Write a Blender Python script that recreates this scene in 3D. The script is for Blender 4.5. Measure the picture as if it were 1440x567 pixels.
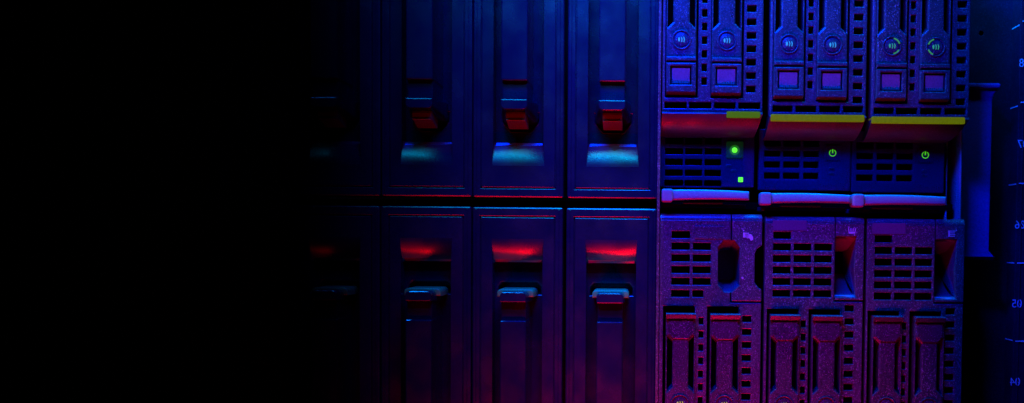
import bpy, bmesh, math, random
from mathutils import Vector, Matrix

random.seed(4)
S = 0.0004            # one layout unit (a photo pixel on the rack front) in metres
D = 1300.0            # camera distance in units
VX, VY = 895.0, 334.0 # where the camera looks square on to the rack
PITCH = math.radians(2.0)
ROLL = math.radians(0.5)
scene = bpy.context.scene
for o in list(bpy.data.objects):
    bpy.data.objects.remove(o)

# ------------------------------------------------------------------ camera
r0 = Vector((1, 0, 0)); u0 = Vector((0, math.sin(PITCH), math.cos(PITCH)))
fw = Vector((0, math.cos(PITCH), -math.sin(PITCH)))
rt = r0*math.cos(ROLL) + u0*math.sin(ROLL)
up = u0*math.cos(ROLL) - r0*math.sin(ROLL)
CPX, CPY = VX, VY + D*math.tan(PITCH)
camd = bpy.data.cameras.new('camera')
cam = bpy.data.objects.new('camera', camd)
scene.collection.objects.link(cam)
camd.sensor_width = 36
camd.lens = 36*D/1440
camd.shift_x = (720-CPX)/1440
camd.shift_y = (CPY-283.5)/1440
camd.clip_start = 0.01
camd.clip_end = 20
m = Matrix((rt, up, -fw)).transposed().to_4x4()
CAM = Vector((VX, -D, -VY))
m.translation = CAM*S
cam.matrix_world = m
scene.camera = cam

def W(px, py, d=0.0):
    """photo pixel -> point on the plane standing d units behind the rack front (in units)"""
    dr = fw*D + rt*(px-CPX) - up*(py-CPY)
    t = (d + D)/dr.y
    return CAM + dr*t

# ------------------------------------------------------------------ world and colour management
w = bpy.data.worlds.new('World'); scene.world = w; w.use_nodes = True
w.node_tree.nodes['Background'].inputs[0].default_value = (0.02, 0.05, 1, 1)
w.node_tree.nodes['Background'].inputs[1].default_value = 0.0
scene.view_settings.view_transform = 'Standard'
scene.view_settings.look = 'None'
scene.view_settings.exposure = 0
scene.view_settings.gamma = 1

# ------------------------------------------------------------------ lamps
def lamp(name, x, y, py, sx, sy, color, watts, aim=None, mode='strip', fade=(385, 890, 1.4), spread=None, grid=0.3, right=None):
    """area lamp; a graduated filter along the photo's x makes it die away to the left"""
    ld = bpy.data.lights.new(name, 'AREA')
    ld.shape = 'RECTANGLE'; ld.size = sx*S; ld.size_y = sy*S
    ld.color = color; ld.energy = watts
    if spread: ld.spread = math.radians(spread)
    lo = bpy.data.objects.new(name, ld); scene.collection.objects.link(lo)
    lo.location = Vector((x, y, -py))*S
    tx, ty, tp = aim
    lo.rotation_euler = (Vector((tx, ty, -tp)) - Vector((x, y, -py))).to_track_quat('-Z', 'Y').to_euler()
    ld.use_nodes = True
    nt = ld.node_tree; n = nt.nodes; l = nt.links
    em = n['Emission']
    g = n.new('ShaderNodeNewGeometry')
    sp = n.new('ShaderNodeSeparateXYZ'); l.new(g.outputs['Position'], sp.inputs[0])
    si = n.new('ShaderNodeSeparateXYZ'); l.new(g.outputs['Incoming'], si.inputs[0])
    def M(op, a, b=None, c=None, clamp=False):
        k = n.new('ShaderNodeMath'); k.operation = op; k.use_clamp = clamp
        for i, v in enumerate((a, b, c)):
            if v is None: continue
            if isinstance(v, (int, float)): k.inputs[i].default_value = v
            else: l.new(v, k.inputs[i])
        return k.outputs[0]
    if mode == 'strip':
        xx = sp.outputs[0]
        ra = M('DIVIDE', si.outputs[0], M('ABSOLUTE', si.outputs[2]))
        gate = M('SUBTRACT', 1.0, M('DIVIDE', M('ABSOLUTE', ra), grid), clamp=True)
    else:
        q = M('DIVIDE', M('MULTIPLY', sp.outputs[1], -1.0), si.outputs[1])
        xx = M('ADD', sp.outputs[0], M('MULTIPLY', si.outputs[0], q))
        gate = None
    t = M('DIVIDE', M('SUBTRACT', M('DIVIDE', xx, S), fade[0]), fade[1]-fade[0], clamp=True)
    sm = M('MULTIPLY', M('MULTIPLY', t, t), M('SUBTRACT', 3.0, M('MULTIPLY', t, 2.0)))
    f = M('POWER', sm, fade[2])
    if right:
        rr = M('DIVIDE', M('SUBTRACT', M('DIVIDE', xx, S), right[0]), right[1]-right[0], clamp=True)
        f = M('MULTIPLY', f, M('SUBTRACT', 1.0, M('MULTIPLY', rr, 1-right[2])))
    if gate is not None: f = M('MULTIPLY', f, gate)
    l.new(f, em.inputs['Strength'])
    return lo

# cyan-blue strip above the rack, raking down its face
lamp('top_blue_strip', 860, -75, -450, 1100, 40, (0.0, 0.22, 1.0), 5.0, aim=(860, 0, 250), mode='front', right=(1150, 1420, 0.5))
# deep blue light, high in front
lamp('front_blue', 800, -420, -430, 500, 90, (0.0, 0.014, 1.0), 7.3, aim=(1000, 0, 40), mode='front', right=(1120, 1420, 0.62))
# red strip below the rack, raking up
lamp('bottom_red_strip', 800, -48, 900, 1100, 40, (1.0, 0.0, 0.004), 1.7, aim=(850, 0, 285), mode='front', right=(1275, 1350, 0.0))
# added scoop fill, limited to the wide blades: cyan from above, red from below
lamp('blade_cyan_fill', 800, -750, -480, 1000, 60, (0.0, 0.40, 0.8), 2.9, aim=(720, 0, 220), mode='front', right=(898, 934, 0.0))
lamp('blade_red_fill', 800, -620, 1000, 1000, 60, (1.0, 0.0, 0.002), 3.9, aim=(720, 0, 360), mode='front', right=(898, 934, 0.0))
# magenta soft light low in front
lamp('low_magenta', 900, -230, 830, 600, 60, (0.55, 0.0, 0.8), 0.048, aim=(1000, 0, 620), mode='front', right=(1300, 1370, 0.9))

# ------------------------------------------------------------------ materials
def mat(name, base, rough=0.45, spec=0.5, metal=0.0, grain=0.0, gscale=1100, vary=0.0, bump=0.0, dust=0.0, wear=0.0,
        coat=0.0, emit=None, estr=0.0):
    mt = bpy.data.materials.new(name); mt.use_nodes = True
    nt = mt.node_tree; n = nt.nodes; l = nt.links
    b = n['Principled BSDF']
    b.inputs['Base Color'].default_value = (*base, 1)
    b.inputs['Roughness'].default_value = rough
    b.inputs['Specular IOR Level'].default_value = spec
    b.inputs['Metallic'].default_value = metal
    b.inputs['Coat Weight'].default_value = coat
    b.inputs['Coat Roughness'].default_value = 0.25
    if emit:
        b.inputs['Emission Color'].default_value = (*emit, 1)
        b.inputs['Emission Strength'].default_value = estr
    tc = n.new('ShaderNodeTexCoord')
    oi = n.new('ShaderNodeObjectInfo')
    off = n.new('ShaderNodeVectorMath'); off.operation = 'ADD'
    l.new(tc.outputs['Object'], off.inputs[0]); 
    sc = n.new('ShaderNodeVectorMath'); sc.operation = 'SCALE'
    sc.inputs[0].default_value = (1, 2, 3); l.new(oi.outputs['Random'], sc.inputs['Scale'])
    l.new(sc.outputs[0], off.inputs[1])
    P = off.outputs[0]
    def noise(s, det=2, rg=0.5):
        k = n.new('ShaderNodeTexNoise'); k.inputs['Scale'].default_value = s
        k.inputs['Detail'].default_value = det; k.inputs['Roughness'].default_value = rg
        l.new(P, k.inputs['Vector']); return k.outputs['Fac']
    def ramp(v, a, c, lo, hi):
        k = n.new('ShaderNodeMapRange'); k.inputs[1].default_value = a; k.inputs[2].default_value = c
        k.inputs[3].default_value = lo; k.inputs[4].default_value = hi; l.new(v, k.inputs[0]); return k.outputs[0]
    if grain or vary or dust:
        f = None
        def mul(a, c):
            if a is None: return c
            k = n.new('ShaderNodeMath'); k.operation = 'MULTIPLY'; l.new(a, k.inputs[0]); l.new(c, k.inputs[1]); return k.outputs[0]
        if grain: f = mul(f, ramp(noise(gscale, 1, 0.7), 0.3, 0.7, 1-grain, 1+grain))
        if vary: f = mul(f, ramp(noise(22, 4, 0.6), 0.35, 0.65, 1-vary, 1+vary))
        cm = n.new('ShaderNodeVectorMath'); cm.operation = 'SCALE'
        cm.inputs[0].default_value = base; l.new(f, cm.inputs['Scale'])
        out = cm.outputs[0]
        if dust:
            dn = ramp(noise(gscale*1.7, 0), 0.66, 0.75, 0, dust)
            mx = n.new('ShaderNodeMix'); mx.data_type = 'RGBA'
            l.new(dn, mx.inputs['Factor']); l.new(out, mx.inputs['A']); mx.inputs['B'].default_value = (0.75, 0.72, 0.78, 1)
            out = mx.outputs['Result']
        l.new(out, b.inputs['Base Color'])
        l.new(ramp(noise(60, 3), 0.3, 0.7, rough*0.8, min(1, rough*1.25)), b.inputs['Roughness'])
    if bump:
        bp = n.new('ShaderNodeBump'); bp.inputs['Strength'].default_value = bump
        bp.inputs['Distance'].default_value = 0.0003
        l.new(noise(gscale*0.9, 2, 0.6), bp.inputs['Height'])
        l.new(bp.outputs[0], b.inputs['Normal'])
    return mt

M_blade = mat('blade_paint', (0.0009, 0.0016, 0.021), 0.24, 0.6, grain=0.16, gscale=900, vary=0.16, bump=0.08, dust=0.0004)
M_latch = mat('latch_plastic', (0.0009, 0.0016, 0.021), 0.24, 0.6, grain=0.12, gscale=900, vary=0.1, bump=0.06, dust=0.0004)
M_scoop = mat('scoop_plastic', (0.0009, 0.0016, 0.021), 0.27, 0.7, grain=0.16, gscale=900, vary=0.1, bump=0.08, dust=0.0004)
M_button = mat('latch_button_plastic', (0.03, 0.022, 0.03), 0.34, 0.8, grain=0.12, bump=0.08)
M_pocket = mat('pocket_plastic', (0.13, 0.11, 0.11), 0.4, 0.5, grain=0.25, gscale=1000, vary=0.1, bump=0.2)
M_cap = mat('latch_cap_plastic', (0.01, 0.14, 0.06), 0.45, 0.4, grain=0.1, bump=0.1)
M_shell = mat('server_plastic', (0.044, 0.042, 0.048), 0.34, 0.6, grain=0.5, gscale=1000, vary=0.2, bump=0.4, dust=0.22)
M_carr = mat('carrier_plastic', (0.032, 0.032, 0.036), 0.32, 0.6, grain=0.5, gscale=1000, vary=0.15, bump=0.4, dust=0.20)
M_lip = mat('lip_plastic', (0.02, 0.02, 0.022), 0.42, 0.4, grain=0.3, gscale=1000, vary=0.12, bump=0.3, dust=0.05)
M_dark = mat('recess_panel_plastic', (0.016, 0.016, 0.045), 0.45, 0.3, grain=0.3, vary=0.2, bump=0.2)
M_black = mat('black_metal', (0.0012, 0.0012, 0.0015), 0.8, 0.01)
M_key = mat('button_plastic', (0.24, 0.17, 0.11), 0.6, 0.15, grain=0.2, bump=0.2)
M_lever = mat('lever_metal', (0.17, 0.36, 0.28), 0.30, 0.6, metal=0.1, grain=0.12, bump=0.2)
M_strip = mat('label_strip', (0.06, 0.09, 0.0), 0.6, 0.05, grain=0.5, gscale=500, vary=0.4, emit=(0.19, 0.24, 0.0), estr=0.48)  # label strip; emission added to hold its yellow under the coloured lamps
M_stripg = mat('label_strip_green', (0.03, 0.07, 0.0), 0.6, 0.02, grain=0.4, gscale=500, emit=(0.09, 0.22, 0.01), estr=0.55)  # green label strip, its colour likewise lifted by added emission
M_hub = mat('hub_metal', (0.22, 0.24, 0.20), 0.4, 0.5, grain=0.12, bump=0.2)
M_sticker = mat('sticker', (0.08, 0.055, 0.09), 0.6, 0.2, grain=0.1)
M_print = mat('white_print', (0.42, 0.42, 0.45), 0.6, 0.2)
M_glow_g = mat('green_led', (0.02, 0.2, 0.01), 0.4, emit=(0.10, 0.85, 0.015), estr=1.6)
M_glow_s = mat('green_led_small', (0.02, 0.2, 0.01), 0.4, emit=(0.09, 0.70, 0.015), estr=0.8)
M_halo = mat('green_halo', (0.01, 0.05, 0.01), 0.4, grain=0.5, gscale=500, emit=(0.02, 0.25, 0.006), estr=0.5)  # emissive colour standing in for the LED's halo
M_pad = mat('power_pad', (0.02, 0.05, 0.02), 0.35, 0.5, grain=0.5, gscale=500, bump=0.3, emit=(0.0, 0.022, 0.003), estr=0.5)  # faint emission puts the LED's glow into the pad
M_mark_c = mat('icon_cyan', (0.05, 0.1, 0.1), 0.5, emit=(0.03, 0.42, 0.55), estr=0.8)
M_mark_g = mat('icon_green', (0.03, 0.08, 0.03), 0.5, emit=(0.03, 0.40, 0.16), estr=0.7)
M_mark_y = mat('icon_yellow', (0.08, 0.08, 0.02), 0.5, emit=(0.60, 0.54, 0.02), estr=0.8)
M_arc_g = mat('arc_green', (0.03, 0.08, 0.02), 0.5, emit=(0.04, 0.30, 0.02), estr=0.8)
M_rack = mat('rack_paint', (0.022, 0.011, 0.034), 0.55, 0.25, grain=0.25, gscale=700, vary=0.35, bump=0.15, dust=0.02)
M_bracket = mat('bracket_paint', (0.08, 0.07, 0.36), 0.7, 0.25, grain=0.15, gscale=700, vary=0.15, bump=0.1, dust=0.03)
M_rule = mat('ruler_print', (0.9, 0.85, 0.9), 0.6, 0.2)

# ------------------------------------------------------------------ builders
def link(name, bm, mt, parent=None, loc=None, smooth=False):
    me = bpy.data.meshes.new(name)
    bmesh.ops.remove_doubles(bm, verts=bm.verts, dist=1e-4)
    bmesh.ops.scale(bm, vec=(S, S, S), verts=bm.verts)
    bmesh.ops.recalc_face_normals(bm, faces=bm.faces)
    if smooth:
        for f in bm.faces: f.smooth = True
        for e in bm.edges:
            if len(e.link_faces) == 2 and e.calc_face_angle(0) > math.radians(38): e.smooth = False
    bm.to_mesh(me); bm.free()
    me.materials.append(mt)
    o = bpy.data.objects.new(name, me)
    scene.collection.objects.link(o)
    if parent: o.parent = parent
    if loc is not None: o.location = loc
    return o

def thing(name, label, cat, loc, group=None):
    o = bpy.data.objects.new(name, None); scene.collection.objects.link(o)
    o.empty_display_size = 0.01
    o.location = Vector(loc)*S
    o['label'] = label; o['category'] = cat
    if group: o['group'] = group
    return o

def area(p):
    return 0.5*sum(p[i][0]*p[(i+1) % len(p)][1]-p[(i+1) % len(p)][0]*p[i][1] for i in range(len(p)))

def slab(bm, outer, holes=(), yf=0.0, yb=10.0, bev=1.2, hbev=None, seg=2, back=False, close_holes=False):
    """plate with a rounded rim; outer and holes are lists of (x, z) with z up, yf front depth, yb back depth"""
    if hbev is None: hbev = bev
    loops = []
    for k, lp in enumerate([outer]+list(holes)):
        lp = [tuple(p) for p in lp]
        if (area(lp) > 0) != (k == 0): lp.reverse()
        loops.append((lp, bev if k == 0 else hbev))
    def inset(lp, b):
        out = []
        N = len(lp)
        for i in range(N):
            p0 = Vector(lp[i-1]); p = Vector(lp[i]); p1 = Vector(lp[(i+1) % N])
            a = (p-p0).normalized(); c = (p1-p).normalized()
            na = Vector((-a.y, a.x)); nc = Vector((-c.y, c.x))
            q = (na+nc); dd = max(0.35, 1+na.dot(nc))
            out.append(p + q*(b/dd))
        return out
    fronts = []
    for lp, b in loops:
        rings = []
        if b > 0:
            for s in range(seg+1):
                t = math.pi/2*s/seg
                ins = b*(1-math.sin(t)); dep = b*(1-math.cos(t))
                # s=0: front face edge (inset b), s=seg: outline, b deep
                rings.append([bm.verts.new((q.x, yf+dep, q.y)) for q in inset(lp, ins)])
        else:
            rings.append([bm.verts.new((x, yf, z)) for x, z in lp])
        rings.append([bm.verts.new((x, yb, z)) for x, z in lp])
        for A, B in zip(rings, rings[1:]):
            for i in range(len(A)):
                j = (i+1) % len(A)
                bm.faces.new((A[i], A[j], B[j], B[i]))
        fronts.append(rings[0])
        if back and lp is loops[0][0]:
            if len(loops) == 1: bm.faces.new(rings[-1])
    edges = []
    for r in fronts:
        for i in range(len(r)):
            edges.append(bm.edges.get((r[i], r[(i+1) % len(r)])))
    bmesh.ops.triangle_fill(bm, use_beauty=True, use_dissolve=False, edges=edges, normal=(0, -1, 0))
    return bm

def rect(x0, x1, z0, z1):
    return [(x0, z0), (x1, z0), (x1, z1), (x0, z1)]

def rrect(x0, x1, z0, z1, r, n=3, corners=(1, 1, 1, 1)):
    pts = []
    cs = [(x1-r, z1-r, 0), (x0+r, z1-r, 90), (x0+r, z0+r, 180), (x1-r, z0+r, 270)]
    full = [(x1, z1), (x0, z1), (x0, z0), (x1, z0)]
    for k, (cx, cz, a) in enumerate(cs):
        if corners[k]:
            for i in range(n+1):
                t = math.radians(a+90*i/n); pts.append((cx+r*math.cos(t), cz+r*math.sin(t)))
        else: pts.append(full[k])
    return pts

def prism(bm, prof, x0, x1, x0b=None, x1b=None, caps=True):
    """profile of (y, z) points swept along x; optional per-point x ends"""
    n = len(prof)
    xa = x0 if isinstance(x0, (list, tuple)) else [x0]*n
    xb = x1 if isinstance(x1, (list, tuple)) else [x1]*n
    A = [bm.verts.new((xa[i], p[0], p[1])) for i, p in enumerate(prof)]
    B = [bm.verts.new((xb[i], p[0], p[1])) for i, p in enumerate(prof)]
    for i in range(n-1): bm.faces.new((A[i], A[i+1], B[i+1], B[i]))
    if caps:
        bm.faces.new((A[-1], A[0], B[0], B[-1]))
        bm.faces.new(A); bm.faces.new(list(reversed(B)))
    return bm

def disc(r, n=28, cx=0, cz=0):
    return [(cx+r*math.cos(2*math.pi*i/n), cz+r*math.sin(2*math.pi*i/n)) for i in range(n)]

def arcband(r0, r1, a0, a1, cx=0, cz=0, n=10):
    p = [(cx+r1*math.cos(math.radians(a0+(a1-a0)*i/n)), cz+r1*math.sin(math.radians(a0+(a1-a0)*i/n))) for i in range(n+1)]
    p += [(cx+r0*math.cos(math.radians(a1+(a0-a1)*i/n)), cz+r0*math.sin(math.radians(a1+(a0-a1)*i/n))) for i in range(n+1)]
    return p

def NB(): return bmesh.new()

def dup(root, loc, label=None, rot=None):
    r = root.copy(); scene.collection.objects.link(r); r.location = Vector(loc)*S
    if label: r['label'] = label
    if rot is not None: r.rotation_euler = rot
    for ch in list(root.children):
        c = ch.copy(); scene.collection.objects.link(c); c.parent = r
        for g in list(ch.children):
            d = g.copy(); scene.collection.objects.link(d); d.parent = c
    return r

def text_bm(s, size, x, z, y, mirror=True, thick=0.25):
    cu = bpy.data.curves.new('t', 'FONT'); cu.body = s; cu.size = size; cu.extrude = thick
    cu.align_x = 'LEFT'
    ob = bpy.data.objects.new('t', cu); scene.collection.objects.link(ob)
    dg = bpy.context.evaluated_depsgraph_get()
    me = bpy.data.meshes.new_from_object(ob.evaluated_get(dg))
    bm = NB(); bm.from_mesh(me)
    wd = max(v.co.x for v in bm.verts)
    for v in bm.verts:
        tx, tz, ty = v.co.x, v.co.y, v.co.z
        if mirror: tx = wd-tx
        v.co = (x+tx, y-ty, z+tz)
    bpy.data.objects.remove(ob); bpy.data.curves.remove(cu); bpy.data.meshes.remove(me)
    return bm

# ------------------------------------------------------------------ the rack cabinet behind everything
rack = thing('rack_cabinet', 'dark rack cabinet behind the servers with mirrored white unit numbers down its right post', 'rack',
             (1440, 0, -300))
OX, OZ = 1440.0, -300.0
bm = NB()
slab(bm, rect(390-OX, 1700-OX, -720-OZ, 160-OZ), yf=210, yb=216, bev=0)
link('back_panel', bm, M_black, rack)
bm = NB()   # side sheet between the servers and the post
p0 = W(1356, 300, 70); p1 = W(1428, 300, 96)
slab(bm, rect(p0.x-20-OX, p1.x+3-OX, -720-OZ, 160-OZ), [disc(3.6, 16, W(1380, 47, 120).x-OX, W(1380, 47, 120).z-OZ)], yf=120, yb=126, bev=0.5)
link('side_sheet', bm, M_rack, rack)
bm = NB()   # rack post: front face and the flank that runs back
pf = W(1429, 300, 90)
slab(bm, rect(pf.x-OX, pf.x+120-OX, -720-OZ, 160-OZ), yf=90, yb=128, bev=1.2)
slab(bm, rect(pf.x+6-OX, pf.x+8-OX, -720-OZ, 160-OZ), yf=88.5, yb=92, bev=0.6)
post = link('post', bm, M_rack, rack)
bm = NB()   # white lines: on the front face and on the flank running back
for py in (30, 144, 258, 370, 480):
    z = W(1434, py, 89).z-OZ
    bm = NB(); slab(bm, rect(pf.x+3-OX, pf.x+26-OX, z-0.9, z+0.9), yf=88.2, yb=90.5, bev=0)
    link('unit_line', bm, M_rule, post)
for py in (35, 149, 259, 370, 479):
    z = W(1426, py, 92).z-OZ
    bm = NB()
    a = [bm.verts.new((pf.x-0.5-OX, yy, zz)) for yy, zz in ((93, z-0.9), (126, z-0.9), (126, z+0.9), (93, z+0.9))]
    b = [bm.verts.new((pf.x+0.5-OX, v.co.y, v.co.z)) for v in a]
    bm.faces.new(a); bm.faces.new(b)
    for i in range(4): bm.faces.new((a[i], a[(i+1) % 4], b[(i+1) % 4], b[i]))
    link('flank_line', bm, M_rule, post)
for s, px, py in (('08', 1433.5, 94), ('07', 1431, 208), ('06', 1427.5, 321.5), ('05', 1423.5, 432.5), ('04', 1420.5, 542.5)):
    q = W(px, py, 88)
    tb = text_bm(s, 17.5, 0, 0, 0)
    xs = [v.co.x for v in tb.verts]; mnx = min(xs); mxx = max(xs)
    # slash through the zero (the right-hand glyph once mirrored)
    hh = max(v.co.z for v in tb.verts)
    for v in tb.verts: v.co.x = (v.co.x-mnx)*0.92
    wd = (mxx-mnx)*0.92
    zc = wd*0.77
    k = [tb.verts.new((zc-1.9+dx, -0.2, zz)) for dx, zz in ((-0.4, hh*0.70), (0.4, hh*0.75))] + \
        [tb.verts.new((zc+1.9+dx, -0.2, zz)) for dx, zz in ((0.4, hh*0.30), (-0.4, hh*0.25))]
    tb.faces.new(k)
    for v in tb.verts: v.co += Vector((q.x-OX, 88.9, q.z-OZ))
    link('unit_number', tb, M_rule, post)
wl = NB(); slab(wl, rect(-2500, 3500, -1500, 1500), yf=700, yb=710, bev=0)
wall = link('wall', wl, mat('wall_paint', (0.0003, 0.0003, 0.0003), 1.0, 0.0)); wall['kind'] = 'structure'
# chassis floor strip between the two rows
bm = NB()
slab(bm, rect(395-OX, 1352-OX, -293-OZ, -282-OZ), yf=40, yb=200, bev=1.5)
link('cross_member', bm, M_black, rack)
bm = NB()   # two upright channel edges right of the lowest server panel
for px, wd, d in ((1331.5, 2.0, 40), (1351, 2.6, 24)):
    a = W(px, 180, d); b = W(px-2, 305, d)
    slab(bm, [(a.x-OX, a.z+18-OZ), (a.x+wd-OX, a.z+18-OZ), (b.x+wd-OX, b.z-14-OZ), (b.x-OX, b.z-14-OZ)], yf=d, yb=190, bev=1.1)
link('channel_edge', bm, M_lever, rack)
bm = NB()
a = W(1333, 240, 110); slab(bm, rect(a.x-14-OX, a.x+40-OX, -330-OZ, -150-OZ), yf=110, yb=116, bev=0)
link('channel_back', bm, M_bracket, rack)

bm = NB()   # slim divider between the wide blades and the drive modules
a = W(925.6, 100, 0); slab(bm, rect(a.x-OX, a.x+4.2-OX, -640-OZ, 100-OZ), yf=-1, yb=60, bev=1.4)
link('divider', bm, M_shell, rack)

# ------------------------------------------------------------------ mounting bracket
d = 62
bx = W(1376, 240, d)
br = thing('mounting_bracket', 'blue lit metal bracket with flared ends standing upright beside the server columns', 'bracket', (bx.x, d, bx.z))
def q(px, py): 
    v = W(px, py, d); return (v.x-bx.x, v.z-bx.z)
pts = [q(1352, 119), q(1403, 119), q(1405, 123), q(1403, 127), q(1398, 133), q(1396, 140), q(1391, 353), q(1398, 361), q(1398, 364), q(1350, 364)]
bm = NB(); slab(bm, pts, yf=0, yb=40, bev=2.0, back=True)
link('bracket_plate', bm, M_bracket, br)
bm = NB()
a = q(1352, 118); b = q(1405, 118)
slab(bm, rrect(a[0], b[0]+1, a[1]-7, a[1]+1, 3.4), yf=-5, yb=30, bev=2.4, seg=3)
link('upper_flange', bm, M_bracket, br, smooth=True)
bm = NB()
a = q(1350, 362); b = q(1397, 362)
prism(bm, [(-4, a[1]+1.5), (6, a[1]-4), (30, a[1]-4), (30, a[1]+1.5)], a[0], b[0]+1)
link('lower_flange', bm, M_bracket, br)

# ------------------------------------------------------------------ blade servers (left)
def make_blade(label, loc, upside):
    t = thing('blade_server', label, 'blade server', loc, 'wide dark blade servers side by side in the rack')
    L = 345
    bm = NB()
    slab(bm, rrect(-63.5, 63.5, 0, L, 2.5, corners=(0, 0, 1, 1)), [rect(-52.8, 52.8, 12.6, L-6)], yf=0, yb=40, bev=2.0, hbev=0.7)
    for s in (-1, 1):    # slim rib along each flank
        slab(bm, rect(min(s*57.6, s*58.8), max(s*57.6, s*58.8), 3, L-8), yf=-0.9, yb=1, bev=0.5)
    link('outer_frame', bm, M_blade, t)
    bm = NB()
    hole = [(-36.5, 44.6), (36.5, 44.6), (36.0, 60), (35.2, 79), (35.2, L-8), (-35.2, L-8), (-35.2, 79), (-36.0, 60)]
    slab(bm, rect(-51.3, 51.3, 14.2, L-8), [hole], yf=0.2, yb=44, bev=0.8, hbev=0.0)
    # groove floor
    fa = [bm.verts.new(c) for c in ((-55, 2.6, 10), (55, 2.6, 10), (55, 2.6, 16), (-55, 2.6, 16))]; bm.faces.new(fa)
    for s in (-1, 1):
        fa = [bm.verts.new(c) for c in ((s*50.5, 2.6, 12), (s*55, 2.6, 12), (s*55, 2.6, L), (s*50.5, 2.6, L))]; bm.faces.new(fa)
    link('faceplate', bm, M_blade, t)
    # finger scoop: rolls from the face back into the recess
    bm = NB(); prof = []; xa = []; N = 14
    for i in range(N+1):
        a = math.radians(68)*i/N
        prof.append((0.25+12.5*(i/N)**1.55, 44.5+33*i/N))
        xa.append(36.6-4.2*i/N)
    prism(bm, prof, [-x for x in xa], xa, caps=False)
    prism(bm, [prof[-1], (38, prof[-1][1]+0.5)], -32.4, 32.4, caps=False)
    for s in (-1, 1):   # cheeks beside the scoop
        A = [bm.verts.new((s*xa[i], prof[i][0], prof[i][1])) for i in range(N+1)]
        B = [bm.verts.new((s*36.8, prof[i][0]*0.75, prof[i][1]+1.5)) for i in range(N+1)]
        for i in range(N): bm.faces.new((A[i], A[i+1], B[i+1], B[i]))
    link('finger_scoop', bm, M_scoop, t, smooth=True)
    # recess floor with a dish under the latch
    dish = [(-25.5, 121), (-25.5, 109), (-14, 95), (14, 95), (25.5, 109), (25.5, 121)]
    if upside: dish = [(-30, 124), (-30, 113), (-25, 107.5), (25, 107.5), (30, 113), (30, 124)]
    bm = NB()
    slab(bm, rect(-36, 36, 76, L-8), [dish], yf=26, yb=42, bev=0, hbev=(3.0 if upside else 3.5), seg=4)
    link('recess_floor', bm, M_blade, t, smooth=True)
    bm = NB()
    fa = [bm.verts.new(c) for c in ((-36, 41, 74), (36, 41, 74), (36, 41, L-8), (-36, 41, L-8))]; bm.faces.new(fa)
    link('recess_back', bm, M_blade, t)
    # long handle bar, strap and latch head
    bm = NB()
    slab(bm, rrect(-17.9, 17.9, 156, L-6, 1.5, corners=(0, 0, 1, 1)), yf=-45, yb=30, bev=2.0, seg=3)
    hb = link('handle_bar', bm, M_latch, t)
    bm = NB()
    slab(bm, rect(-16.8, 16.8, 126, 158), yf=-38, yb=30, bev=0.8)
    link('strap', bm, M_latch, hb)
    bm = NB()
    slab(bm, rrect(-17.9, 17.9, 117, 130.5, 5.5, n=4, corners=(0, 0, 1, 1)), yf=-47, yb=-20, bev=1.3, seg=3)
    hd = link('latch_head', bm, M_latch, t)
    # wedge that widens from the head back to the floor
    bm = NB()
    def ring(hw, z0, z1, y, r=7):
        return [bm.verts.new((x, y, z)) for x, z in rrect(-hw, hw, z0, z1, r, n=4, corners=(0, 0, 1, 1))]
    R = [ring(17.6, 117.4, 128, -40, 5.5), ring(19.5, 114.5, 130, -22), ring(24.5, 107.5, 132, 6), ring(25.5, 105, 134, 40)]
    if upside: R = [ring(17.6, 118.0, 129, -42, 5.5), ring(18.6, 117.0, 130, -34, 6), ring(19.5, 116.8, 130, -30), ring(20, 116, 134, 20)]
    for A, B in zip(R, R[1:]):
        for i in range(len(A)): bm.faces.new((A[i], A[(i+1) % len(A)], B[(i+1) % len(B)], B[i]))
    lb_ = link('latch_base', bm, M_latch, t, smooth=True)
    if upside:
        bm = NB()
        slab(bm, rrect(-25.5, 25.5, 114.2, 125, 5.5, n=4, corners=(0, 0, 1, 1)), yf=-22, yb=30, bev=2.0, seg=3)
        link('latch_cap', bm, M_cap, lb_, smooth=True)
    if not upside:
        bm = NB()
        prism(bm, [(-28, 116), (-30, 112.5), (-29, 105.5), (-26, 104.6), (2, 96.5), (10, 96.5), (10, 116)], -13.2, 13.2)
        slab(bm, rect(-12.6, 12.6, 103.2, 105.2), yf=-31, yb=-20, bev=0.7)
        link('release_button', bm, M_button, t)
    return t

ordw = ['leftmost, almost lost in the dark', 'second from the left', 'third from the left, next to the rightmost', 'rightmost, beside the drive bays']
up_c = [(471, 275.5), (600, 276.5), (728.5, 278), (861, 279.5)]
lo_c = [(470, 289), (599, 290), (728, 291.5), (860, 293)]
upl = ['dim navy blade server of the upper row, leftmost and almost lost in the dark',
       'upper row blade server with a faint latch, second from the left in that row',
       'upper row blade server between the brightest blade and the two dim ones',
       'brightest blue blade server of the upper row, touching the lit drive modules']
lol = ['lower row blade server furthest left, nearly black with a barely visible red scoop',
       'lower row blade server with a dim red scoop, second from the left in that row',
       'lower row blade server with red scoop, third from the left in that row',
       'lower row blade server with the brightest red scoop, beside the purple drive modules']
blade0 = None
for (px, py), lb in zip(up_c, upl):
    p = W(px, py, 0)
    if blade0 is None: blade0 = make_blade(lb, p, False)
    else: dup(blade0, p, lb)
blade1 = None
for (px, py), lb in zip(lo_c, lol):
    if blade1 is None:
        blade1 = make_blade(lb, W(px, py, 0), True); blade1.rotation_euler = (0, math.pi, 0)
    else: dup(blade1, W(px, py, 0), lb)

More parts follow.
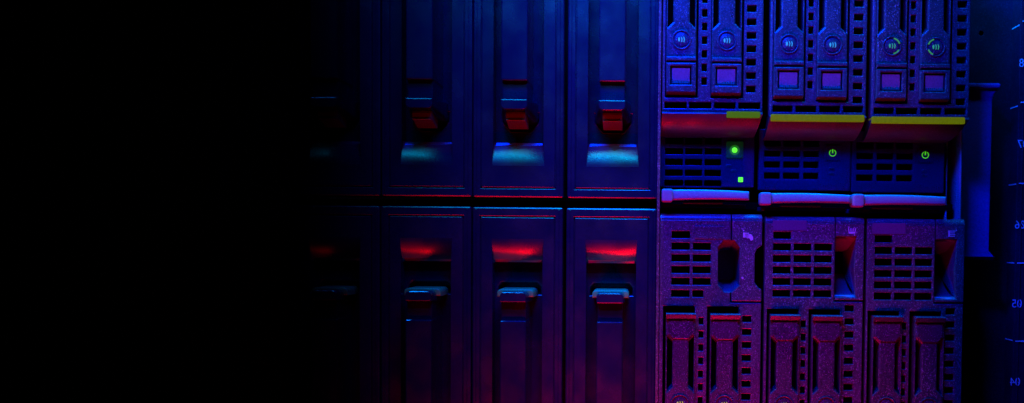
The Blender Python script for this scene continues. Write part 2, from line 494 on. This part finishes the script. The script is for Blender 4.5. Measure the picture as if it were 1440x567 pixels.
# ------------------------------------------------------------------ drive carriers
def make_carrier(label, loc, markmat, arcs=None, group='slim drive carriers slotted into the server modules'):
    """origin at the ring centre; z up"""
    t = thing('drive_carrier', label, 'drive carrier', loc, group)
    bm = NB()
    dog = [(-20.8, -30.5), (20.8, -30.5), (20.8, 15.5), (11.4, 24.5), (11.4, 88.5), (20.8, 97.5), (20.8, 121), (-20.8, 121),
           (-20.8, 97.5), (-11.4, 88.5), (-11.4, 24.5), (-20.8, 15.5)]
    slab(bm, dog, yf=-5, yb=14, bev=2.2, seg=2)
    for s in (-1, 1):   # slim outer rails beside the long slots
        slab(bm, rect(min(s*19.1, s*20.8), max(s*19.1, s*20.8), 13, 100), yf=-4.0, yb=14, bev=0.6)
    for s in (-1, 1):   # sloped shoulders closing each slot
        for (za, zb, dz) in ((97.0, 88.0, -2.3), (16.0, 25.0, 2.3)):
            q4 = [bm.verts.new(c) for c in ((s*19.6, -3.6, za), (s*11.6, -3.6, zb), (s*11.6, 5.5, zb+dz), (s*19.6, 5.5, za+dz))]
            bm.faces.new(q4)
    body = link('carrier_face', bm, M_carr, t)
    bm = NB()   # hexagonal cap pad near the top
    slab(bm, [(-17.5, 118), (17.5, 118), (17.5, 99), (10.5, 91.5), (-10.5, 91.5), (-17.5, 99)], yf=-6.2, yb=-4, bev=0.9)
    link('cap_pad', bm, M_carr, t)
    bm = NB()   # top lip, with an underside that faces down
    prism(bm, [(14, 128), (-8.5, 128), (-10, 127), (-10, 125.9), (-8.2, 120.6), (-5, 119.8), (14, 119.8)], -20.8, 20.8)
    link('top_lip', bm, M_carr, t)
    bm = NB()
    slab(bm, rect(-20.8, 20.8, -29, -23.4), yf=-6.6, yb=0, bev=1.0)
    link('latch_bar', bm, M_carr, t)
    bm = NB()   # lower block with button well
    slab(bm, rect(-20.8, 20.8, -72.5, -31.8), [rect(-15, 14.4, -62, -36.4)], yf=-6.5, yb=12, bev=1.2, hbev=1.4)
    prism(bm, [(-6.5, -72), (6, -77), (12, -77), (12, -72)], -20.6, 20.6)
    link('lower_block', bm, M_carr, t)
    bm = NB()
    slab(bm, rect(-12.8, 12.6, -60.2, -38.0), yf=-3.4, yb=8, bev=0.8)
    prism(bm, [(-2.6, -59.8), (1.5, -61.6), (6, -61.6), (6, -59.8)], -12.8, 12.6)
    link('release_button', bm, M_key, t)
    bm = NB(); slab(bm, rect(-15.5, 15, -62.5, -36), yf=7, yb=8, bev=0)
    link('button_well', bm, M_black, t)
    bm = NB()
    slab(bm, disc(13.6, 36), [disc(11.6, 36)], yf=-6.4, yb=-3, bev=0.6)
    slab(bm, disc(9.8, 30), yf=-5.8, yb=-3, bev=0.7)
    rg = link('status_ring', bm, M_carr, t, smooth=True)
    for k, (x, hh, wdt) in enumerate(((-3.4, 3.1, 1.3), (0.2, 3.5, 0.8), (3.5, 3.5, 0.9))):
        bm = NB()
        if k == 0: pts = [(x-wdt, 1.0), (x-0.2, hh), (x+0.9, hh*0.8), (x+wdt, -0.4), (x+0.5, -hh), (x-0.6, -hh*0.7)]
        else: pts = [(x-wdt, hh), (x+0.1, hh), (x+wdt+0.35, 0.3), (x+0.4, -hh), (x-wdt+0.3, -hh), (x+0.0, 0)]
        slab(bm, pts, yf=-6.4, yb=-5, bev=0)
        link('status_mark', bm, markmat, rg)
    if arcs:
        for a0, a1 in arcs:
            bm = NB(); slab(bm, arcband(9.9, 11.5, a0, a1), yf=-6.5, yb=-4, bev=0)
            link('lit_arc', bm, M_arc_g, rg)
    return t

upper = dict(
    c=[(958, 57), (1021.7, 58.5), (1109, 63), (1169.8, 64.5), (1253, 66), (1314, 67.5)],
    l=['drive carrier with violet square button, leftmost of the upper row',
       'upper drive carrier with violet button, second from the left, beside larger square holes',
       'upper drive carrier, left one of the middle module above the yellow strip',
       'upper drive carrier, right one of the middle module above the yellow strip',
       'upper drive carrier with a green arc on the right side of its ring',
       'upper drive carrier with a green arc on the left side of its ring, furthest right'])
lower = dict(
    c=[(956, 567), (1018, 568), (1101.5, 569), (1160.5, 570), (1245, 571), (1304, 572)],
    l=['purple lit drive carrier cut by the lower edge, leftmost of the lower row',
       'purple lit drive carrier of the lower row under the hexagonal pocket of the left module',
       'purple lit lower drive carrier, left one of the middle module',
       'purple lit lower drive carrier, right one of the middle module',
       'lower drive carrier, left one of the furthest right module',
       'lower drive carrier furthest right, beside the last column of square holes'])
CY = -2
ca = None
for i, ((px, py), lb) in enumerate(zip(upper['c'], upper['l'])):
    p = W(px, py, 0)
    if i < 4:
        if ca is None: ca = make_carrier(lb, p, M_mark_c)
        else: dup(ca, p, lb)
    elif i == 4: make_carrier(lb, p, M_mark_g, [(18, 78), (-78, -30)])
    else: make_carrier(lb, p, M_mark_g, [(105, 160), (200, 250)])
cb = None
for (px, py), lb in zip(lower['c'], lower['l']):
    p = W(px, py, 0)
    if cb is None: cb = make_carrier(lb, p, M_mark_y)
    else: dup(cb, p, lb)

# ------------------------------------------------------------------ upper server modules
def power_symbol(bm, cx, cz, y, r=4.9):
    slab(bm, arcband(r-0.9, r+0.2, 122, 418, cx, cz, 22), yf=y, yb=y+1.5, bev=0)
    slab(bm, rect(cx-0.75, cx+0.75, cz-0.3, cz+r+0.4), yf=y-0.1, yb=y+1.4, bev=0)

def upper_module(name, label, x0, x1, dy, cars, smallx, bigx, bigstart, bigpitch, brick, strip, lip, gcols, grows, lever, led, panel):
    O = W(x0, 150+dy, 0)
    t = thing('server_module', label, 'server module', O, 'drive bay server modules in the upper row')
    def X(px, d=0): return (VX+(px-VX)*(1+d/D)) - (VX+(x0-VX))
    def Z(py, d=0): return -((VY+(py-VY)*(1+d/D)) - (150+dy))
    holes = []
    for c in cars: holes.append(rect(X(c-22.9), X(c+22.7), Z(137.5+dy), Z(-70+dy)))
    for k in range(-3, 7):
        yc = 0.8+dy+18.9*k
        holes.append(rect(X(smallx-3.6), X(smallx+3.6), Z(yc+5.2), Z(yc-5.2)))
    k = bigstart
    while k > -70: k -= bigpitch
    k += bigpitch
    while k < 139+dy:
        holes.append(rect(X(bigx-6.6), X(bigx+6.6), Z(k+4.6), Z(k-4.6))); k += bigpitch
    for a, b in brick:
        holes.append(rect(X(a), X(b), Z(152.3+dy), Z(143.2+dy)))
    bm = NB()
    slab(bm, rect(X(x0), X(x1), Z(157+dy), Z(-90+dy)), holes, yf=0, yb=16, bev=2.0, hbev=0.8)
    for s in (x0, x1):
        pass
    link('front_face', bm, M_shell, t)
    bm = NB(); slab(bm, rect(X(x0+1), X(x1-1), Z(156+dy), Z(-90+dy)), yf=24, yb=190, bev=0)
    link('inner_casing', bm, M_black, t)
    # lip: rolls under, facing down
    y0 = strip[2]
    prof = [(0, Z(157+dy)+0.5), (-3.0, Z(158.2+dy)), (-3.6, Z(160+dy))]
    N = 9
    for i in range(1, N+1):
        a0 = math.radians(28); a = a0 + math.radians(52)*i/N; a1 = a0 + math.radians(52)
        prof.append((-3.6+33*(math.cos(a0)-math.cos(a))/(math.cos(a0)-math.cos(a1)), Z(160+dy) - 29*(math.sin(a)-math.sin(a0))/(math.sin(a1)-math.sin(a0))))
    n = len(prof)
    xa = [X(x0)]*3 + [X(x0)+ (lip[0])*i/N for i in range(1, N+1)]
    xb = [X(x1)]*3 + [X(x1)- (lip[1])*(i/N)**0.8 for i in range(1, N+1)]
    bm = NB(); prism(bm, prof, xa, xb, caps=False)
    for xs, s in ((xa, 1), (xb, -1)):
        A = [bm.verts.new((xs[i], prof[i][0], prof[i][1])) for i in range(n)]
        B = [bm.verts.new((xs[i], 30, max(prof[i][1], prof[-1][1]))) for i in range(n)]
        for i in range(n-1): bm.faces.new((A[i], A[i+1], B[i+1], B[i]))
    lp = link('lip', bm, M_lip, t, smooth=True)
    bm = NB()
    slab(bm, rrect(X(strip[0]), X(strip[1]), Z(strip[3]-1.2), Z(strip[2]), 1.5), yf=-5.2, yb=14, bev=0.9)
    link('label_strip', bm, strip[4], t)
    # recessed lower panel with grille
    dp = 30
    hs = []
    for (c0, c1) in gcols:
        for r0_ in grows:
            hs.append(rect(X(c0, dp), X(c1, dp), Z(r0_+9, dp), Z(r0_, dp)))
    bm = NB()
    slab(bm, rrect(X(panel[0], dp), X(panel[1], dp), Z(262+dy, dp), Z(176+dy, dp), 2), hs, yf=dp, yb=dp+12, bev=1.6, hbev=0.8)
    link('grille_panel', bm, M_dark, t)
    bm = NB(); slab(bm, rect(X(panel[0]+1, dp), X(panel[1]-1, dp), Z(262+dy, dp), Z(176+dy, dp)), yf=dp+14, yb=dp+18, bev=0)
    link('grille_backing', bm, M_black, t)
    # lever: flat bowed bar along the bottom with a hub at its left end
    ly0, ly1 = lever[2], lever[3]
    hw = 15
    dl = 2
    bm = NB(); xs = [lever[0]+hw + (lever[1]-lever[0]-hw)*i/10 for i in range(11)]
    top = [(X(x), Z(ly0+1.0+1.8*(i/10.0)**2 - 0.8*math.sin(math.pi*i/10))) for i, x in enumerate(xs)]
    bot = [(X(x), Z(ly1-1.5-1.0*(i/10.0)- 0.8*math.sin(math.pi*i/10))) for i, x in enumerate(xs)]
    bow = top + bot[::-1]
    slab(bm, bow, yf=-6, yb=14, bev=2.8, seg=4, back=True)
    lv = link('lever', bm, M_lever, t, smooth=True)
    bm = NB()
    slab(bm, rrect(X(lever[0]), X(lever[0]+hw+0.6), Z(ly1+1.5), Z(ly0), 3), yf=-10, yb=14, bev=2.2, seg=3, back=True)
    link('lever_hub', bm, M_hub, lv, smooth=True)
    bm = NB()
    slab(bm, rrect(X(lever[0]+30), X(lever[0]+87), Z(ly1+3.5), Z(ly1+0.8), 1.2), yf=2, yb=20, bev=0.8)
    link('lever_grip', bm, M_dark, lv)
    bm = NB()   # dark shelf under the lever
    slab(bm, rrect(X(lever[0]+2), X(lever[1]-2), Z(ly1+9), Z(ly1+3), 1), yf=14, yb=60, bev=1.4)
    link('lower_shelf', bm, M_dark, t)
    # power button
    bm = NB()
    lx, lz = X(led[0], dp), Z(led[1], dp)
    if led[2] == 'dot':
        pm = NB(); slab(pm, rrect(lx-12, lx+12.5, lz-11.5, lz+12.5, 1.5), yf=dp-1.4, yb=dp+1, bev=0.7)
        pd = link('power_button', pm, M_pad, t)
        hm = NB(); slab(hm, disc(7.2, 28, lx, lz), yf=dp-1.9, yb=dp, bev=0.5); link('halo_disc', hm, M_halo, pd)  # disc added to draw the halo round the LED
        slab(bm, disc(4.0, 24, lx, lz), yf=dp-2.8, yb=dp, bev=1.2)
        link('power_light', bm, M_glow_g, pd)
        bm = NB(); ax, az = X(1042, dp), Z(251, dp)
        slab(bm, rrect(ax-3.3, ax+3.3, az-3.4, az+3.4, 0.5), yf=dp-0.8, yb=dp+1, bev=0)
        sq = link('status_light', bm, M_glow_g, t)
        tb = text_bm('2', 5.5, ax-1.6, az-1.9, dp-1.0, mirror=False, thick=0.15)
        link('digit', tb, M_dark, sq)
    else:
        pm = NB(); slab(pm, rrect(lx-11, lx+11, lz-11, lz+11, 1.5), yf=dp-1.2, yb=dp+1, bev=0.7)
        pd = link('power_button', pm, M_dark, t)
        power_symbol(bm, lx, lz, dp-1.7)
        link('power_light', bm, M_glow_s, pd)
    for k, (ddx, ddy) in enumerate(((-8 if led[2] == 'dot' else -1, 22), (-1, 29))):
        bm = NB(); slab(bm, rrect(lx+ddx-4, lx+ddx+4, lz-ddy-1.8, lz-ddy+1.8, 1.6), yf=dp-1, yb=dp+1, bev=0.6)
        link('indicator', bm, M_carr, t)
    return t

upper_module('u1', 'upper left server module with a short green strip and a round glowing green power light',
    931, 1071.5, 0, (958, 1021.7), 989.5, 1055, 13, 18.6,
    [(934.5, 965.5), (969, 1000), (1004, 1034), (1038, 1068.5)], (1021, 1068, 156.5, 166.3, M_stripg), (-1, 9),
    [(936, 961), (964, 988), (991.5, 1014.6)], [192.5, 207.3, 222.5, 237.5, 252.5], (931.5, 1054, 265, 282), (1033, 210, 'dot'), (929, 1061))
upper_module('u2', 'upper middle server module with a long yellow strip and a green power symbol',
    1082, 1217, 5, (1109, 1169.8), 1138.5, 1205, 6, 19.1,
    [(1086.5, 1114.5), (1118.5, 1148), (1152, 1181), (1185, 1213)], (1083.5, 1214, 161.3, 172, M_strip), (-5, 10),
    [(1075.6, 1098), (1102.4, 1125.5), (1130.6, 1152)], [196.3, 211, 226.2, 241.8], (1070, 1196.5, 270, 286.5), (1171, 214, 'sym'), (1068, 1197))
upper_module('u3', 'upper right server module with a long yellow strip, furthest right beside the bracket',
    1225, 1362, 8, (1253, 1314), 1282, 1350, 7.5, 19.3,
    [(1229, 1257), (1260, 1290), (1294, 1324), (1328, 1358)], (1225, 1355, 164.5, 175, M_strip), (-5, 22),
    [(1205.5, 1229), (1234, 1257), (1261.6, 1284.5)], [199.3, 214.5, 229.5, 245], (1200, 1331, 272.5, 289.5), (1301.5, 217, 'sym'), (1199, 1329))

# ------------------------------------------------------------------ lower server modules
def lower_module(label, x0, x1, y0, cars, smallx, bigx, bigstart, bigpitch, cols, rows, seam, pocket, sticker, style, nums):
    O = W(x0, y0+10, 0)
    t = thing('server_module', label, 'server module', O, 'drive bay server modules in the lower row')
    def X(px, d=0): return (VX+(px-VX)*(1+d/D)) - x0
    def Z(py, d=0): return -((VY+(py-VY)*(1+d/D)) - (y0+10))
    B = y0+360
    holes = []
    for c in cars: holes.append(rect(X(c-22.2), X(c+22.2), Z(B-4), Z(y0+131)))
    for k in range(0, 10):
        yc = y0+152+18.75*k
        holes.append(rect(X(smallx-3.3), X(smallx+3.3), Z(yc+4.8), Z(yc-4.8)))
    k = bigstart
    while k < B-12:
        holes.append(rect(X(bigx-6.3), X(bigx+6.3), Z(k+4.3), Z(k-4.3))); k += bigpitch
    for ci, (a, b) in enumerate(cols):
        for ri, r in enumerate(rows):
            if ri == 0 and ci > 0: continue
            bb = b
            if style == 'hex' and ri == len(rows)-1 and ci == 1: bb = b-10
            holes.append(rect(X(a), X(bb), Z(r+9.7), Z(r)))
    ys = y0+9
    pe = y0+(125 if style == 'hex' else 119.5)     # lower end of the latch panel
    # main plate outline, walking round the latch panel
    if style == 'hex':
        hx = [(seam, 337), (1018, 338), (1010.5, 347), (1010.5, 399), (1020, 410), (seam, 410)]
        out = [(x0, ys), (seam, ys)] + hx + [(seam, pe+0.5), (x1, pe+0.5), (x1, B), (x0, B)]
    else:
        out = [(x0, ys), (seam, ys), (seam, pe+0.5), (x1, pe+0.5), (x1, B), (x0, B)]
    bm = NB()
    slab(bm, [(X(a), Z(b)) for a, b in out], holes, yf=0, yb=16, bev=1.4, hbev=1.0)
    ff = link('front_face', bm, M_shell, t)
    bm = NB(); slab(bm, rect(X(x0+1), X(x1-1), Z(B), Z(y0+3)), yf=62, yb=190, bev=0)
    slab(bm, rect(X(x0+1), X(seam-18 if style == 'hex' else seam), Z(B), Z(y0+3)), yf=22, yb=66, bev=0)
    slab(bm, rect(X(seam-19), X(x1-1), Z(B), Z(pe+3)), yf=22, yb=66, bev=0)
    link('inner_casing', bm, M_black, t)
    # rounded top edge
    def arcp(R=9.0):
        return [(R*(1-math.cos(math.radians(a))), Z(ys)+R*math.sin(math.radians(a))*0.9) for a in range(0, 91, 10)]
    bm = NB(); ap = arcp(); prism(bm, ap+[(60, ap[-1][1]), (60, Z(ys))], X(x0+0.4), X(seam-0.4))
    link('top_edge', bm, M_shell, t, smooth=True)
    # latch panel
    L0, L1 = seam+1.6, x1
    bm = NB()
    if style == 'hex':
        pts = [(L0, ys), (L1, ys), (L1, 344), (1065, 349), (1062, 356), (1062, 396), (1067, 403), (L1, 406), (L1, pe-1.5), (L0, pe-1.5),
               (L0, 410), (1040.5, 400), (1040.5, 348), (1033, 338), (L0, 337)]
        hl = []
    else:
        a, b, c, e = pocket
        pts = [(L0-0.6, ys), (L1, ys), (L1, pe-1.5), (L0-0.6, pe-1.5), (L0-0.6, e), (b+1, e), (b-0.5, e-8), (b-3, c+44), (b, c), (L0-0.6, c)]
        hl = []
    slab(bm, [(X(a_), Z(b_)) for a_, b_ in pts], hl, yf=-0.6, yb=20, bev=1.3)
    lt = link('latch_panel', bm, M_shell, t)
    bm = NB(); prism(bm, [(y-0.6, z) for y, z in ap]+[(60, ap[-1][1]), (60, Z(ys))], X(L0), X(L1-0.4))
    link('latch_top_edge', bm, M_shell, lt, smooth=True)
    # pocket
    bm = NB()
    if style == 'hex':
        a, b, c, e = 1009, 1042, 335, 412
        # hex tube running back
        hexp = [(1010.5, 347), (1018, 337.5), (1033, 337.5), (1041, 347), (1041, 400), (1033, 410.5), (1020, 410.5), (1010.5, 399)]
        A = [bm.verts.new((X(p), 1.5, Z(q_))) for p, q_ in hexp]
        cx, cz = X(1026), Z(374)
        Bv = [bm.verts.new((cx+(v.co.x-cx)*0.92, 26, cz+(v.co.z-cz)*(0.86))) for v in A]
        Cv = [bm.verts.new((cx+(v.co.x-cx)*0.85, 58, cz+(v.co.z-cz)*0.60)) for v in A]
        for P_, Q_ in ((A, Bv), (Bv, Cv)):
            for i in range(8): bm.faces.new((P_[i], P_[(i+1) % 8], Q_[(i+1) % 8], Q_[i]))
        bm.faces.new(Cv)
        link('finger_pocket', bm, M_pocket, t)
    else:
        a, b, c, e = pocket
        # top slope, right cheek, bottom ramp, back
        z0, z1 = Z(c), Z(e)
        prism(bm, [(1, z0), (12, z0-6), (34, z0-18), (56, z0-22)], X(a-1), X(b), caps=False)
        prof = [(1, z1)]
        for i in range(0, 9):
            tt = i/8
            prof.append((3+46*tt, z1+3+28*tt**1.9))
        xb = [X(b)+0.8]*2 + [X(b)+0.5-7*((i+1)/8)**0.7 for i in range(8)]
        prism(bm, prof, X(a-1), xb[:len(prof)], caps=False)
        # right cheek
        v = [bm.verts.new(cc) for cc in ((X(b), 1, z0), (X(b), 1, z1), (X(b)-7, 49, z1+31), (X(b)-8, 56, z0-22), (X(b)-4, 30, z0-16))]
        bm.faces.new(v)
        v = [bm.verts.new(cc) for cc in ((X(a-1), 1, z0), (X(a-1), 1, z1), (X(a-1), 58, z1), (X(a-1), 58, z0))]
        bm.faces.new(v)
        link('finger_pocket', bm, M_pocket, t, smooth=True)
    # sticker
    bm = NB()
    if sticker:
        slab(bm, rect(X(sticker[0]), X(sticker[1]), Z(sticker[3]), Z(sticker[2])), yf=-0.5, yb=0.4, bev=0)
        link('sticker', bm, M_sticker, ff)
    else:
        slab(bm, rect(X(977), X(1018), Z(335.8), Z(317)), yf=-0.7, yb=0.4, bev=0.5)
        link('label_plate', bm, M_shell, ff)
    # white icon on the latch panel: a little comb with side dots
    ix, iy, kind = nums[2]
    bm = NB()
    X0, Z0 = X(ix), Z(iy)
    if kind == 'bars':
        for k in range(4):
            slab(bm, rect(X0-4.4, X0+4.4+(k % 2)*1.0, Z0-4.2+k*2.5, Z0-3.0+k*2.5), yf=-1.2, yb=0, bev=0)
        slab(bm, rect(X0-4.6, X0-2.4, Z0-4.2, Z0+4.6), yf=-1.25, yb=0, bev=0)
        dm = NB(); slab(dm, disc(1.0, 8, X0+6.6, Z0+5), yf=-1.2, yb=0, bev=0); link('printed_dot', dm, M_print, lt)
    elif kind == 'fan':
        for k in range(4):
            xx = X0-4+k*2.6
            slab(bm, [(xx-0.5, Z0-3), (xx+0.6, Z0-3), (xx+0.6+(k-1.5)*0.7, Z0+4), (xx-0.5+(k-1.5)*0.7, Z0+4)], yf=-1.2, yb=0, bev=0)
        slab(bm, rect(X0-4.5, X0+4.5, Z0-3.6, Z0-1.2), yf=-1.25, yb=0, bev=0)
        dm = NB(); slab(dm, disc(0.9, 8, X0-4.5, Z0+5.4), yf=-1.2, yb=0, bev=0); link('printed_dot', dm, M_print, lt)
        dm = NB(); slab(dm, disc(0.9, 8, X0+3.6, Z0-5.4), yf=-1.2, yb=0, bev=0); link('printed_dot', dm, M_print, lt)
    else:
        for k in range(3):
            slab(bm, rect(X0-5, X0+3, Z0+3.2-k*2.5, Z0+4.6-k*2.5), yf=-1.2, yb=0, bev=0)
        slab(bm, [(X0-5, Z0+5), (X0-3, Z0+5), (X0-2, Z0-2), (X0-5, Z0-2)], yf=-1.25, yb=0, bev=0)
        slab(bm, [(X0+2, Z0+3), (X0+6, Z0+2.5), (X0+9, Z0-1), (X0+9, Z0-5), (X0+6, Z0-6.5), (X0+4, Z0-3), (X0, Z0-3)], yf=-1.2, yb=0, bev=0)
        dm = NB(); slab(dm, disc(1.1, 8, X0-4.2, Z0+7.4), yf=-1.2, yb=0, bev=0); link('printed_dot', dm, M_print, lt)
        dm = NB(); slab(dm, disc(1.5, 10, X0-5, Z(390)), yf=-1.2, yb=0, bev=0); link('printed_dot', dm, M_print, lt)
    link('icon', bm, M_print, lt)
    for s, px in zip(nums[0], cars):
        tb = text_bm(s, 8.5, X(px-3), Z(y0+129.4), -0.2, mirror=True, thick=0.2)
        link('bay_number', tb, M_sticker, ff)
    return t

lower_module('lower left server module with a hexagonal finger pocket and two columns of vent slots',
    928.5, 1072, 299.5, (956, 1018), 987.5, 1052, 448, 18.4, [(945, 970.6), (975, 1000)], [325, 341.3, 357.8, 374.3, 390.8, 408],
    1028, None, None, 'hex', ('12', None, (1050, 331, 'blob')))
lower_module('lower middle server module with a rectangular finger pocket and a small violet sticker',
    1076.5, 1215.5, 303.5, (1102.5, 1161.5), 1132, 1196.5, 433, 18.6, [(1088, 1112.7), (1117, 1141.6), (1145.8, 1170.5)],
    [326, 342.3, 358.8, 375, 391.3, 407.9], 1174.5, (1176, 1204.6, 332, 417), (1087, 1134.5, 309.5, 324), 'rect', ('34', None, (1198, 324, 'fan')))
lower_module('lower right server module with a rectangular finger pocket, furthest right beside the rack post',
    1220, 1357, 306.5, (1245, 1304), 1274, 1339, 437.5, 18.6, [(1231, 1255.3), (1259.5, 1283.6), (1288, 1312)],
    [331, 347.3, 363.8, 380, 396, 411.8], 1315.5, (1316.5, 1346, 336, 420), (1227, 1273.5, 313.5, 329), 'rect', ('56', None, (1338, 328, 'bars')))
